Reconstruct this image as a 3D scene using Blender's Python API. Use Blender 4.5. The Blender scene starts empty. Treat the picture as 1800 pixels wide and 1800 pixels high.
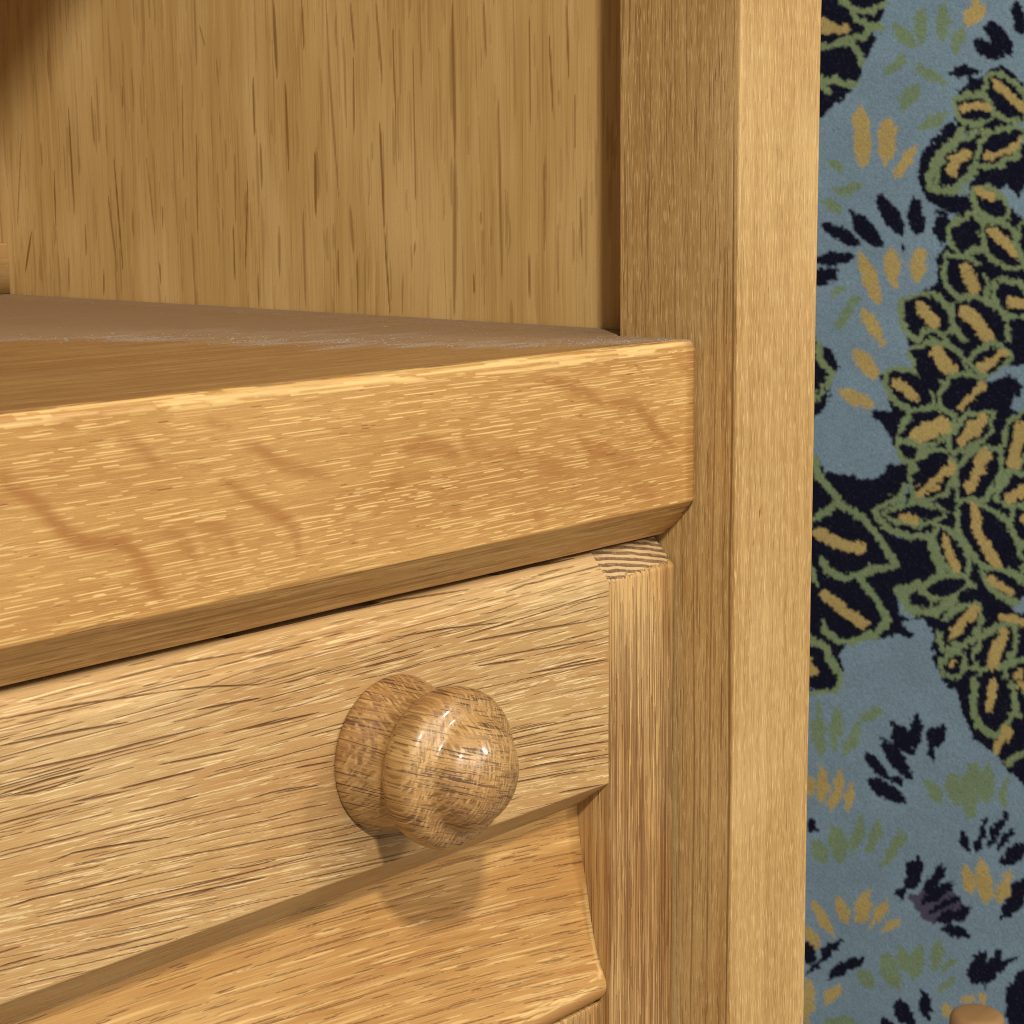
import bpy, math, random
import numpy as np
from mathutils import Matrix, Vector

rng = np.random.default_rng(7)
random.seed(7)
scene = bpy.context.scene
MM = 0.001

# ------------------------------------------------------------------ camera
CAM_R = np.array([[0.65950919, 0.13124043, -0.74015105],
                  [-0.75164196, 0.1032762, -0.65143563],
                  [-0.0090547, 0.98595638, 0.16675742]])
CAM_C = np.array([-388.71240815, -278.89069603, 39.02106375])      # mm
FPX = 3315.0
cam_d = bpy.data.cameras.new('camera')
cam = bpy.data.objects.new('camera', cam_d)
scene.collection.objects.link(cam)
M = Matrix([list(CAM_R[i]) + [CAM_C[i] * MM] for i in range(3)] + [[0, 0, 0, 1]])
loc, rot, _ = M.decompose()
cam.location = loc
cam.rotation_mode = 'QUATERNION'
cam.rotation_quaternion = rot
cam_d.sensor_width = 36.0
cam_d.lens = 36.0 * FPX / 1800.0
cam_d.clip_start = 0.01
cam_d.clip_end = 50.0
cam_d.dof.use_dof = True
cam_d.dof.focus_distance = 0.46
cam_d.dof.aperture_fstop = 135.0
scene.camera = cam

# ------------------------------------------------------------------ room light and lamps
world = bpy.data.worlds.new('World')
scene.world = world
world.use_nodes = True
bg = world.node_tree.nodes['Background']
bg.inputs['Color'].default_value = (1.0, 0.95, 0.88, 1)
bg.inputs['Strength'].default_value = 0.37


def lamp(name, direction, dist, size, power, color, target=(-60, 10, -40)):
    d = Vector(direction).normalized()
    ld = bpy.data.lights.new(name, 'AREA')
    ld.shape = 'DISK'
    ld.size = size
    ld.energy = power
    ld.color = color
    o = bpy.data.objects.new(name, ld)
    scene.collection.objects.link(o)
    o.location = Vector(target) * MM + d * dist
    o.rotation_euler = (-d).to_track_quat('-Z', 'Y').to_euler()
    return o


lamp('ceiling_spot', (-0.485, -0.60, 0.63), 2.5, 0.14, 61, (1.0, 0.94, 0.83))
lamp('ceiling_spot_far', (0.36, -0.80, 0.47), 3.2, 0.40, 30, (1.0, 0.94, 0.84))
lamp('front_fill', (0.04, -0.90, 0.40), 4.0, 2.6, 70, (1.0, 0.95, 0.87))  # added broad frontal fill, not a known fixture of the room

scene.view_settings.view_transform = 'Standard'
scene.view_settings.look = 'None'
scene.view_settings.exposure = 0.0
scene.view_settings.gamma = 1.0
scene.render.engine = 'CYCLES'
scene.cycles.max_bounces = 8
scene.cycles.filter_width = 1.05


# ------------------------------------------------------------------ helpers
def unp(px, axis, val):
    v = np.array([px[0] - 900.0, 900.0 - px[1], -FPX])
    d = CAM_R @ v
    t = (val - CAM_C[axis]) / d[axis]
    return CAM_C + d * t


def wob(a, b, amp=1.0, seed=0.0):
    """smooth cheap noise on two coordinate arrays (mm)"""
    r = np.zeros(np.broadcast(a, b).shape)
    for k, (fa, fb, w) in enumerate(((.021, .05, 1.), (.043, -.031, .7), (.09, .11, .45), (.17, -.21, .25))):
        r = r + w * np.sin(a * fa + seed * 3.1 + k * 1.7 + 1.3 * np.sin(b * fb + k + seed)) * np.cos(b * fb * 1.3 + k * 2.3 + seed)
    return amp * r / 1.6


def ticks(segs):
    """[(start, end, step), ...] -> sorted unique positions"""
    out = []
    for a, b, st in segs:
        n = max(1, int(round(abs(b - a) / st)))
        out.append(np.linspace(a, b, n + 1))
    x = np.concatenate(out)
    keep = [0]
    for i in range(1, len(x)):
        if abs(x[i] - x[keep[-1]]) > 1e-6:
            keep.append(i)
    return x[keep]


def fillet_profile(pts, steps, closed=True):
    """pts: [(a, b, radius)], steps: sample step on the edge that follows each point -> dense loop of (a, b)"""
    n = len(pts)
    corner = []
    for i in range(n):
        p = np.array(pts[i][:2], float); r = pts[i][2]
        q0 = np.array(pts[i - 1][:2], float); q1 = np.array(pts[(i + 1) % n][:2], float)
        if r <= 0:
            corner.append([p]); continue
        d0 = (q0 - p) / np.linalg.norm(q0 - p); d1 = (q1 - p) / np.linalg.norm(q1 - p)
        ang = math.acos(max(-1, min(1, float(d0 @ d1))))
        tl = r / math.tan(ang / 2)
        a = p + d0 * tl; b = p + d1 * tl
        k = max(3, int(r * 3) + 3)
        cs = []
        for j in range(k + 1):
            t = j / k
            cs.append((1 - t) ** 2 * a + 2 * (1 - t) * t * p + t ** 2 * b)
        corner.append(cs)
    out = []
    for i in range(n):
        out += corner[i]
        a = corner[i][-1]; b = corner[(i + 1) % n][0]
        L = np.linalg.norm(b - a); m = max(1, int(round(L / steps[i])))
        for j in range(1, m):
            out.append(a + (b - a) * j / m)
    return np.array(out)


def paint(T, S, strokes):
    """grid field (len(S), len(T)), strokes: (poly[(t, s)...], halfwidth_s, strength, aspect) tapered towards both ends"""
    F = np.zeros((len(S), len(T)), np.float32)
    for poly, hw, st in strokes:
        P = np.asarray(poly, float)
        seg = np.linalg.norm(np.diff(P, axis=0), axis=1)
        tot = seg.sum() + 1e-9
        acc = 0.0
        for k in range(len(P) - 1):
            a, b = P[k], P[k + 1]
            lo = np.minimum(a, b) - hw * 1.6; hi = np.maximum(a, b) + hw * 1.6
            t0, t1 = np.searchsorted(T, (lo[0], hi[0])); s0, s1 = np.searchsorted(S, (lo[1], hi[1]))
            if t1 > t0 and s1 > s0:
                tt = T[None, t0:t1]; ss = S[s0:s1, None]
                d = b - a
                u = ((tt - a[0]) * d[0] + (ss - a[1]) * d[1]) / (d @ d + 1e-9)
                uc = np.clip(u, 0, 1)
                dist = np.hypot(tt - a[0] - uc * d[0], ss - a[1] - uc * d[1])
                q = (acc + uc * seg[k]) / tot
                w = hw * (1 - np.abs(2 * q - 1) ** 3 * .75)
                val = st * np.clip(1.8 - dist / (w + 1e-6) * 1.3, 0, 1)
                np.maximum(F[s0:s1, t0:t1], val, out=F[s0:s1, t0:t1])
            acc += seg[k]
    return F


def soften(F, ks, kt):
    for ax, kk_ in ((0, ks), (1, kt)):
        if kk_ > 1:
            ker_ = np.hanning(kk_ + 2)[1:-1]; ker_ /= ker_.sum()
            F = np.apply_along_axis(lambda v: np.convolve(np.pad(v, kk_ // 2, 'edge'), ker_, 'valid')[:F.shape[ax]], ax, F)
    return F


def pores(n, t0, t1, s0, s1, lmin, lmax, w0, w1, st0=.4, st1=1., tilt=0., bend=.0):
    out = []
    for _ in range(n):
        t = rng.uniform(t0, t1); s = rng.uniform(s0, s1)
        L = lmin + (lmax - lmin) * rng.random() ** 2.2
        tl = tilt(t, s) if callable(tilt) else tilt
        tl += rng.normal(0, .008)
        bd = rng.normal(0, bend)
        out.append(([(t - L / 2, s - tl * L / 2), (t - L / 6, s - tl * L / 6 + bd), (t + L / 6, s + tl * L / 6 + bd * .8),
                     (t + L / 2, s + tl * L / 2)], rng.uniform(w0, w1), rng.uniform(st0, st1)))
    return out


def new_mesh(name, V, quads, tris=None, ngons=None, attrs=None, mats=None, face_mat=None, smooth=True):
    me = bpy.data.meshes.new(name)
    V = np.asarray(V, np.float32) * MM
    loops = [np.asarray(quads, np.int32).reshape(-1)]
    tot = [np.full(len(quads), 4, np.int32)]
    for ng in (ngons or []):
        loops.append(np.asarray(ng, np.int32)); tot.append(np.array([len(ng)], np.int32))
    loops = np.concatenate(loops); tot = np.concatenate(tot)
    me.vertices.add(len(V)); me.vertices.foreach_set('co', V.reshape(-1))
    me.loops.add(len(loops)); me.loops.foreach_set('vertex_index', loops)
    me.polygons.add(len(tot))
    st = np.concatenate([[0], np.cumsum(tot)[:-1]]).astype(np.int32)
    me.polygons.foreach_set('loop_start', st)
    me.polygons.foreach_set('loop_total', tot)
    if face_mat is not None:
        me.polygons.foreach_set('material_index', np.asarray(face_mat, np.int32))
    me.update(calc_edges=True)
    sm = np.zeros(len(tot), bool); sm[:len(quads)] = smooth
    me.polygons.foreach_set('use_smooth', sm)
    for k, a in (attrs or {}).items():
        a = np.asarray(a, np.float32)
        if a.ndim == 2 and a.shape[1] == 3:
            at = me.attributes.new(k, 'FLOAT_VECTOR', 'POINT'); at.data.foreach_set('vector', a.reshape(-1))
        elif a.ndim == 2:
            at = me.attributes.new(k, 'FLOAT_COLOR', 'POINT'); at.data.foreach_set('color', a.reshape(-1))
        else:
            at = me.attributes.new(k, 'FLOAT', 'POINT'); at.data.foreach_set('value', a.reshape(-1))
    for m in (mats or []):
        me.materials.append(m)
    me.validate()
    return me


def link(name, me, parent=None, label=None, cat=None, group=None, kind=None):
    o = bpy.data.objects.new(name, me)
    scene.collection.objects.link(o)
    if parent is not None:
        o.parent = parent
    for k, v in (('label', label), ('category', cat), ('group', group), ('kind', kind)):
        if v:
            o[k] = v
    return o


def sweep(name, prof, T, axis, mats, attrs=None, depth=None, seed=0., grain=None, parent=None, end_scale=None, wobble=.10,
          face_mat=None, warp=None):
    """closed profile loop (n, 2) swept along T. axis 'x': profile is (y, z); axis 'z': profile is (x, y)."""
    n, m = len(prof), len(T)
    S = np.concatenate([[0], np.cumsum(np.linalg.norm(np.diff(prof, axis=0), axis=1))])
    A = np.repeat(prof[:, 0][:, None], m, 1); B = np.repeat(prof[:, 1][:, None], m, 1)
    TT = np.repeat(T[None, :], n, 0); SS = np.repeat(S[:, None], m, 1)
    # outward normals of the profile
    d = np.roll(prof, -1, 0) - np.roll(prof, 1, 0)
    nn = np.stack([d[:, 1], -d[:, 0]], 1); nn /= np.linalg.norm(nn, axis=1)[:, None] + 1e-9
    area = .5 * np.sum(prof[:, 0] * np.roll(prof[:, 1], -1) - np.roll(prof[:, 0], -1) * prof[:, 1])
    if area < 0:
        nn = -nn
    off = wob(TT, SS, wobble, seed)
    if depth is not None:
        off = off - depth
    A = A + nn[:, 0][:, None] * off; B = B + nn[:, 1][:, None] * off
    if warp is not None:
        A, B, TT2 = warp(A, B, TT)
    else:
        TT2 = TT
    V = np.stack([TT2, A, B], -1) if axis == 'x' else np.stack([A, B, TT2], -1)
    idx = np.arange(n * m).reshape(n, m)
    i0 = idx; i1 = np.roll(idx, -1, 0)
    Q = np.stack([i0[:, :-1], i1[:, :-1], i1[:, 1:], i0[:, 1:]], -1)
    flip = (area > 0) if axis == 'x' else (area < 0)
    flip = not flip if axis == 'z' else flip
    if axis == 'x':
        if area < 0: Q = Q[..., ::-1]
    else:
        if area < 0: Q = Q[..., ::-1]
    Q = Q.reshape(-1, 4)
    V = V.reshape(-1, 3)
    e0 = n * m + np.arange(n); e1 = e0 + n
    V = np.vstack([V, V[idx[:, 0]], V[idx[:, -1]]])
    if area > 0:
        caps = [e0[::-1], e1]
    else:
        caps = [e0, e1[::-1]]
    at = {k: np.concatenate([v.reshape(-1), v[:, 0] * 0, v[:, -1] * 0]) for k, v in (attrs or {}).items()}
    g = grain(TT, SS) if grain else (TT, SS)
    gr = np.stack([g[0], g[1], np.full_like(TT, seed * 37.0)], -1).reshape(-1, 3)
    gc = np.stack([prof[:, 1], prof[:, 0] + 90., np.full(n, seed * 37.0)], -1)
    at['grain'] = np.vstack([gr, gc, gc])
    fm = None
    if face_mat is not None:
        fm = np.zeros(len(Q) + 2, int)
        fq = np.asarray(face_mat).reshape(-1)
        fm[:len(Q)] = fq
    me = new_mesh(name, V, Q, ngons=caps, attrs=at, mats=mats, face_mat=fm)
    return link(name, me, parent)


def arclen(prof):
    return np.concatenate([[0], np.cumsum(np.linalg.norm(np.diff(prof, axis=0), axis=1))])


# ------------------------------------------------------------------ materials
class NT:
    def __init__(s, name):
        s.m = bpy.data.materials.new(name); s.m.use_nodes = True
        s.t = s.m.node_tree; s.t.nodes.clear()
        s.out = s.n('ShaderNodeOutputMaterial'); s.b = s.n('ShaderNodeBsdfPrincipled')
        s.l(s.b.outputs[0], s.out.inputs[0])

    def n(s, ty, **k):
        o = s.t.nodes.new(ty)
        for a, b in k.items():
            setattr(o, a, b)
        return o

    def l(s, a, b):
        s.t.links.new(a, b)

    def val(s, sock, v):
        if isinstance(v, bpy.types.NodeSocket): s.l(v, sock)
        else: sock.default_value = v

    def math(s, op, a, b=0., clamp=False):
        o = s.n('ShaderNodeMath', operation=op, use_clamp=clamp)
        s.val(o.inputs[0], a); s.val(o.inputs[1], b)
        return o.outputs[0]

    def vmul(s, v, k):
        o = s.n('ShaderNodeVectorMath', operation='MULTIPLY'); s.l(v, o.inputs[0]); o.inputs[1].default_value = k
        return o.outputs[0]

    def vadd(s, v, k):
        o = s.n('ShaderNodeVectorMath', operation='ADD'); s.val(o.inputs[0], v); s.val(o.inputs[1], k)
        return o.outputs[0]

    def noise(s, v, scale=1., detail=2., rough=.5, dist=0.):
        o = s.n('ShaderNodeTexNoise'); s.l(v, o.inputs['Vector'])
        o.inputs['Scale'].default_value = scale; o.inputs['Detail'].default_value = detail
        o.inputs['Roughness'].default_value = rough; o.inputs['Distortion'].default_value = dist
        return o.outputs['Fac']

    def ramp(s, f, a, b, smooth=True):
        o = s.n('ShaderNodeMapRange', interpolation_type='SMOOTHSTEP' if smooth else 'LINEAR')
        s.val(o.inputs['Value'], f); o.inputs['From Min'].default_value = a; o.inputs['From Max'].default_value = b
        return o.outputs[0]

    def mix(s, f, a, b):
        o = s.n('ShaderNodeMix', data_type='RGBA'); s.val(o.inputs[0], f)
        for sock, v in ((o.inputs[6], a), (o.inputs[7], b)):
            if isinstance(v, bpy.types.NodeSocket): s.l(v, sock)
            else: sock.default_value = (*v, 1)
        return o.outputs[2]

    def attr(s, name):
        o = s.n('ShaderNodeAttribute', attribute_name=name)
        return o

    def bump(s, h, strength=.3, dist=.0002, normal=None):
        o = s.n('ShaderNodeBump'); o.inputs['Strength'].default_value = strength; o.inputs['Distance'].default_value = dist
        s.l(h, o.inputs['Height'])
        if normal is not None: s.l(normal, o.inputs['Normal'])
        return o.outputs[0]


def oak(name, base, dark, light, pore=(.09, .035, .012), ray=(.30, .13, .04), band=(.010, .16), band_amt=.55, fib_amt=.45, fib=(.06, 1.9),
        dash=(.13, 3.4), dash_thr=(.60, .70), dash_amt=.6, fleck_amt=.0, fleck_thr=(.62, .70), fleck=(.10, 1.6), rough=.42, spec=.26, coat=0.,
        bump=.35, pore_amt=.9, dust=False, ray_amt=.75, grainy=.12, weave=False, tone_amt=.45):
    k = NT(name)
    g = k.attr('grain').outputs['Vector']
    w = k.noise(k.vmul(g, (.018, .07, 1)), 1., 3., .5)
    wv = k.n('ShaderNodeCombineXYZ'); k.l(k.math('MULTIPLY', k.math('SUBTRACT', w, .5), 3.2), wv.inputs[1])
    g = k.vadd(g, wv.outputs[0])
    # broad growth bands and slow tone drift
    b1 = k.noise(k.vmul(g, (band[0], band[1], 1)), 1., 4., .6)
    b1 = k.ramp(b1, .30, .70)
    tone = k.noise(k.vmul(g, (.012, .03, 1)), 1., 2., .5)
    c = k.mix(k.math('MULTIPLY', b1, band_amt), base, dark)
    c = k.mix(k.math('MULTIPLY', k.ramp(tone, .42, .75), tone_amt), c, light)
    # fibres
    f1 = k.noise(k.vmul(g, (fib[0], fib[1], 1)), 1., 5., .65)
    c = k.mix(k.math('MULTIPLY', k.ramp(f1, .50, .82), fib_amt), c, dark)
    c = k.mix(k.math('MULTIPLY', k.ramp(f1, .50, .18), fib_amt), c, light)
    if grainy:
        n0 = k.noise(k.vmul(g, (1.6, 4., 1)), 1., 2., .6)
        c = k.mix(k.math('MULTIPLY', k.ramp(n0, .45, .75), grainy), c, dark)
    if fleck_amt:
        f2 = k.noise(k.vadd(k.vmul(g, (fleck[0], fleck[1], 1)), (40, 11, 0)), 1., 1.5, .5)
        c = k.mix(k.math('MULTIPLY', k.ramp(f2, *fleck_thr), fleck_amt), c, light)
    fl = k.attr('fleck').outputs['Fac']
    c = k.mix(k.math('MULTIPLY', fl, .85), c, light)
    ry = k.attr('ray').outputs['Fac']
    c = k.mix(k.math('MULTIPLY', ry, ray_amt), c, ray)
    # pores: fine ones from noise, long ones from the cut lines of the mesh
    pn = k.noise(k.vadd(k.vmul(g, (dash[0], dash[1], 1)), (7, 3, 0)), 1., 1.2, .5)
    patch = k.noise(k.vadd(k.vmul(g, (.03, .22, 1)), (3, 9, 0)), 1., 2., .5)
    pd = k.math('MULTIPLY', k.ramp(pn, *dash_thr), k.ramp(patch, .30, .60))
    pa = k.attr('pore').outputs['Fac']
    allp = k.math('MAXIMUM', k.math('MULTIPLY', pd, dash_amt), k.math('MULTIPLY', pa, pore_amt))
    c = k.mix(allp, c, pore)
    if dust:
        c = k.mix(k.math('MULTIPLY', k.math('MULTIPLY', k.attr('top_tone').outputs['Fac'], k.ramp(f1, .15, .65)), .70), c, (.185, .090, .034))
    if weave:
        # the turning cuts across the rays: short upright dashes crossing the lines of pores
        wa = k.noise(k.vadd(k.vmul(g, (2.0, .42, 1)), (5, 5, 0)), 1., 1.5, .5)
        wb = k.noise(k.vadd(k.vmul(g, (.34, 1.9, 1)), (1, 8, 0)), 1., 1.5, .5)
        wv_ = k.math('MULTIPLY', k.ramp(wa, .46, .62), k.ramp(wb, .40, .58))
        wl_ = k.math('MULTIPLY', k.ramp(wa, .50, .36), k.ramp(wb, .36, .56))
        c = k.mix(k.math('MULTIPLY', wl_, .42), c, light)
        c = k.mix(k.math('MULTIPLY', wv_, .48), c, pore)
    rgh = k.math('ADD', k.math('MULTIPLY', allp, .3), k.math('ADD', k.math('MULTIPLY', f1, .18), rough - .09))
    hgt = k.math('SUBTRACT', k.math('MULTIPLY', f1, .35), allp)
    if dust:
        du = k.attr('dust').outputs['Fac']
        n1 = k.noise(k.vmul(k.attr('grain').outputs['Vector'], (.05, .16, 1)), 1., 6., .7)
        n2 = k.noise(k.vmul(k.attr('grain').outputs['Vector'], (1.3, .9, 1)), 1., 4., .85)
        film = k.ramp(k.math('ADD', du, k.math('MULTIPLY', k.math('SUBTRACT', n1, .5), 1.5)), .25, .95)
        film = k.math('MULTIPLY', film, k.ramp(k.math('ADD', du, k.math('MULTIPLY', k.math('SUBTRACT', n1, .5), .6)), .12, .62))
        c = k.mix(k.math('MULTIPLY', film, .66), c, (.245, .163, .094))
        spk = k.math('MULTIPLY', k.math('MULTIPLY', k.ramp(k.attr('lint').outputs['Fac'], .1, .9), k.ramp(n1, .38, .62)), k.ramp(n2, .40, .66))
        c = k.mix(k.math('MULTIPLY', spk, .9), c, (.46, .42, .38))
        rgh = k.math('ADD', rgh, k.math('MULTIPLY', film, .35), True)
        hgt = k.math('ADD', hgt, k.math('MULTIPLY', spk, .8))
    k.l(c, k.b.inputs['Base Color'])
    k.l(rgh, k.b.inputs['Roughness'])
    k.b.inputs['Specular IOR Level'].default_value = spec
    k.b.inputs['Coat Weight'].default_value = coat
    k.b.inputs['Coat Roughness'].default_value = .09
    k.l(k.bump(hgt, bump, .00022), k.b.inputs['Normal'])
    return k.m


M_SHELF = oak('oak_shelf', (.40, .215, .066), (.29, .128, .033), (.74, .51, .21), pore=(.11, .04, .011), ray=(.27, .108, .028), band=(.006, .10),
              band_amt=.6, fib=(.07, 2.8), fib_amt=.62, dash=(.14, 3.0), dash_amt=.28, dash_thr=(.60, .72), fleck_amt=.15, fleck=(.14, 3.4), fleck_thr=(.56, .66), dust=True, rough=.40, bump=.35, ray_amt=.75,
              tone_amt=.15, grainy=.3)
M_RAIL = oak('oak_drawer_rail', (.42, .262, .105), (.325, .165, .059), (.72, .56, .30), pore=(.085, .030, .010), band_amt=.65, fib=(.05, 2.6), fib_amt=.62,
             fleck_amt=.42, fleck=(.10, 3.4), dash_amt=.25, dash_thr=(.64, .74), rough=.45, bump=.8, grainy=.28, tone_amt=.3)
M_SCOOP = oak('oak_drawer_panel', (.42, .230, .074), (.29, .128, .033), (.68, .47, .20), pore=(.105, .040, .011), band=(.006, .22), band_amt=.75,
              fib=(.035, 2.2), fib_amt=.6, dash=(.06, 2.8), dash_thr=(.62, .70), dash_amt=.3, rough=.40, bump=.5, fleck_amt=.35, fleck=(.05, 2.2), grainy=.22, tone_amt=.3)
M_STILE = oak('oak_drawer_stile', (.47, .285, .105), (.24, .098, .024), (.74, .53, .24), pore=(.09, .032, .009), band=(.004, .75), band_amt=.9,
              fib=(.03, 2.8), fib_amt=.8, dash=(.05, 3.4), dash_thr=(.56, .66), dash_amt=.65, rough=.42, bump=.6, grainy=.2)
M_POST = oak('oak_post', (.425, .268, .102), (.29, .150, .046), (.66, .47, .22), pore=(.11, .043, .011), band=(.004, .42), band_amt=.7,
             fib=(.06, 2.6), fib_amt=.7, dash=(.18, 3.2), dash_thr=(.62, .72), dash_amt=.45, fleck_amt=.5, fleck=(.20, 3.2), fleck_thr=(.54, .66), rough=.42, bump=.5,
             grainy=.32, tone_amt=.3)
M_PANEL = oak('oak_side_panel', (.55, .36, .138), (.38, .222, .066), (.74, .53, .245), pore=(.175, .072, .012), band=(.003, .20), band_amt=.6,
              fib=(.025, 2.2), fib_amt=.75, dash=(.03, 1.6), dash_thr=(.58, .72), dash_amt=.3, rough=.5, bump=.25, pore_amt=.9, fleck_amt=.2, fleck=(.03, 1.8), grainy=.3)
M_KNOB = oak('oak_knob', (.325, .168, .055), (.20, .084, .022), (.56, .36, .14), pore=(.060, .022, .006), band=(.02, .30), band_amt=.6,
             fib=(.20, 2.6), fib_amt=.6, dash=(.16, 2.3), dash_thr=(.54, .63), dash_amt=.85, rough=.36, spec=.45, coat=.35, bump=.45, grainy=.35, weave=True)
M_CASE = oak('oak_case', (.36, .215, .080), (.27, .14, .042), (.46, .31, .14), rough=.45, bump=.25)


def end_grain():
    k = NT('oak_end_grain')
    g = k.attr('grain').outputs['Vector']
    sp = k.n('ShaderNodeSeparateXYZ'); k.l(g, sp.inputs[0])
    s, x = sp.outputs[1], sp.outputs[0]          # s runs down the chamfer, x across the stile
    wv = k.noise(k.vmul(g, (.16, .16, 1)), 1., 2., .5)
    arch = k.math('MULTIPLY', k.math('POWER', k.math('DIVIDE', k.math('ADD', x, 29.), 28.), 2.), 2.6)
    ph = k.math('ADD', k.math('ADD', s, k.math('MULTIPLY', x, -.15)), k.math('ADD', k.math('MULTIPLY', wv, 1.2), k.math('MULTIPLY', arch, -1.)))
    ring = k.math('FRACT', k.math('DIVIDE', ph, 1.95))
    early = k.ramp(ring, .36, .58)
    early = k.math('MULTIPLY', early, k.ramp(ring, 1.0, .93))
    g2 = k.n('ShaderNodeCombineXYZ')
    k.l(k.math('ADD', x, k.math('MULTIPLY', s, -.30)), g2.inputs[0]); k.l(s, g2.inputs[1])
    dn = k.noise(k.vmul(g2.outputs[0], (5.5, .7, 1)), 1., 2., .6)
    dash = k.math('MULTIPLY', k.ramp(dn, .42, .56), k.math('ADD', k.math('MULTIPLY', early, .80), .18))
    c = k.mix(early, (.56, .38, .175), (.38, .225, .105))
    c = k.mix(k.math('MULTIPLY', dash, .85), c, (.085, .036, .014))
    k.l(c, k.b.inputs['Base Color']); k.b.inputs['Roughness'].default_value = .55
    k.l(k.bump(k.math('SUBTRACT', k.math('MULTIPLY', early, -.6), k.math('MULTIPLY', dash, .9)), .8, .00035), k.b.inputs['Normal'])
    return k.m


M_END = end_grain()


def plain(name, col, rough=.9):
    k = NT(name)
    tc = k.n('ShaderNodeTexCoord')
    n = k.noise(tc.outputs['Object'], 60., 4., .6)
    k.l(k.mix(k.ramp(n, .3, .7), col, tuple(c * .8 for c in col)), k.b.inputs['Base Color'])
    k.b.inputs['Roughness'].default_value = rough
    k.l(k.bump(n, .3, .001), k.b.inputs['Normal'])
    return k.m


# ------------------------------------------------------------------ the cabinet
W = -560.0                    # left outer end of the cabinet (outside the picture)
cab = bpy.data.objects.new('oak_cabinet', None)
scene.collection.objects.link(cab)
cab['label'] = 'honey coloured oak cabinet with a thick open shelf above a round-knobbed drawer'
cab['category'] = 'cabinet'


def local(o, dz=0):
    o.parent = cab
    return o


# --- post at the right front corner: plain square stock, x 0..35.4, y -11.8..25.4
pp = fillet_profile([(36.3, 25.4, .8), (0, 25.4, .7), (0, -11.8, .6), (36.3, -11.8, .8)], [4., .20, .22, 3.])
Tz = ticks([(-850, -200, 25), (-200, 100, 1.0), (100, 420, 12)])
Sp = arclen(pp)
sA0, sA1 = 36.3, 36.3 + 37.2                      # arc range of the face towards the niche
st = []
st += pores(560, -200, 100, sA0, sA1, 3, 20, .08, .16, .2, .65, bend=.10)
st += pores(46, -200, 100, sA0, sA1, 15, 60, .16, .34, .25, .6, bend=.3)
st += pores(420, -200, 100, sA1, sA1 + 35, 1.5, 8, .09, .17, .15, .55)
st += pores(40, -200, 100, sA1, sA1 + 35, 10, 40, .12, .25, .12, .35, bend=.2)
st += [([(-41.5, sA1 + 10.8), (-43.2, sA1 + 10.8)], .3, 1.), ([(-49., sA1 + 8.), (-50.5, sA1 + 8.)], .2, .9), ([(52., sA0 + 2.), (51.2, sA0 + 2.)], .22, 1.)]
# the dark streak that runs down beside the front edge
st += [([(60, sA1 - 1.6), (-20, sA1 - 1.2), (-60, sA1 - 1.5), (-110, sA1 - 1.0), (-200, sA1 - 1.4)], .35, .75)]
st += [([(20, sA1 - 6), (-60, sA1 - 7), (-200, sA1 - 8.)], .25, .5), ([(-50, sA1 - 13), (-110, sA1 - 12), (-200, sA1 - 13)], .3, .55)]
fpost = paint(Tz, Sp, st)
post = sweep('post', pp, Tz, 'z', [M_POST], {'pore': fpost}, depth=fpost * .06, seed=1., parent=cab)
# left front post, the same stock (outside the picture)
post2 = post.copy(); scene.collection.objects.link(post2); post2.name = 'post.001'; post2.location.x = (W) * MM

# --- side panel, 18 mm in from the post face
yb = 350.0
pan = fillet_profile([(26, yb, 0), (18, yb, 0), (18, 22, 0), (26, 22, 0)], [40, .45, 8, 40])
Tp = ticks([(-850, -60, 40), (-60, 2, 6), (2, 116, .9), (116, 420, 14)])
Spn = arclen(pan)
raw = '960,0 968,150 975,270 7|1145,0 1160,300 1190,690 5|1320,0 1345,300 5|1335,430 1350,800 5|890,270 895,480 5|1003,290 1015,600 5|1107,530 1110,760 6|915,500 920,660 5|870,640 862,940 4|825,540 828,800 3|980,800 982,970 6|1065,740 1075,1080 6|1230,720 1242,890 7|1255,900 1257,1095 4|1188,880 1190,1010 4|1350,800 1370,1100 4|1415,960 1415,1100 3|905,960 910,1080 4|1750,330 1765,1000 6|1600,550 1597,1110 9|1590,0 1600,550 7|380,690 412,950 4|400,560 432,950 3|430,300 430,380 3|320,340 330,510 4|240,380 262,760 4|190,600 196,800 3|515,560 545,830 3|570,720 572,800 3|690,470 695,820 3|760,200 770,310 3|700,90 720,160 3|1240,200 1245,500 3|1060,0 1070,180 4|1700,0 1708,200 6|1460,850 1455,900 4|1690,740 1690,790 4|1665,960 1668,1040 4|75,470 62,800 3|110,820 88,960 4|240,900 242,1030 4|365,950 365,1040 4|560,920 565,1000 3|820,800 825,1000 3|1230,0 1245,180 4|1380,100 1390,420 3|1450,150 1460,700 3|640,300 645,640 3|300,790 303,900 3|1990,0 2000,280 5|2020,330 2022,520 4|1930,120 1945,420 4|1860,60 1866,500 3|1910,560 1915,800 4|2040,700 2046,900 4|1860,880 1862,1060 4|1960,900 1964,1040 4'
stp = []
for item in raw.split('|'):
    f = item.split()
    pts = []
    for q in f[:-1]:
        x, y = map(float, q.split(','))
        P = unp((x / 2, y / 2), 0, 18.0)
        pts.append((P[2], 8 + (yb - P[1])))
    y_mm = unp((pts and float(f[0].split(',')[0]) / 2, 200), 0, 18.)[1]
    px = 1.0 / (abs(unp((float(f[0].split(',')[0]) / 2 + 1, 200), 0, 18.)[1] - y_mm) + 1e-6)
    stp.append((pts[::-1] if pts[0][0] > pts[-1][0] else pts, float(f[-1]) / 2 * .80 / px, rng.uniform(.55, .95)))
stp += pores(380, 0, 116, 8, 8 + yb - 22, 6, 38, .22, .45, .12, .40, bend=.2)
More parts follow.
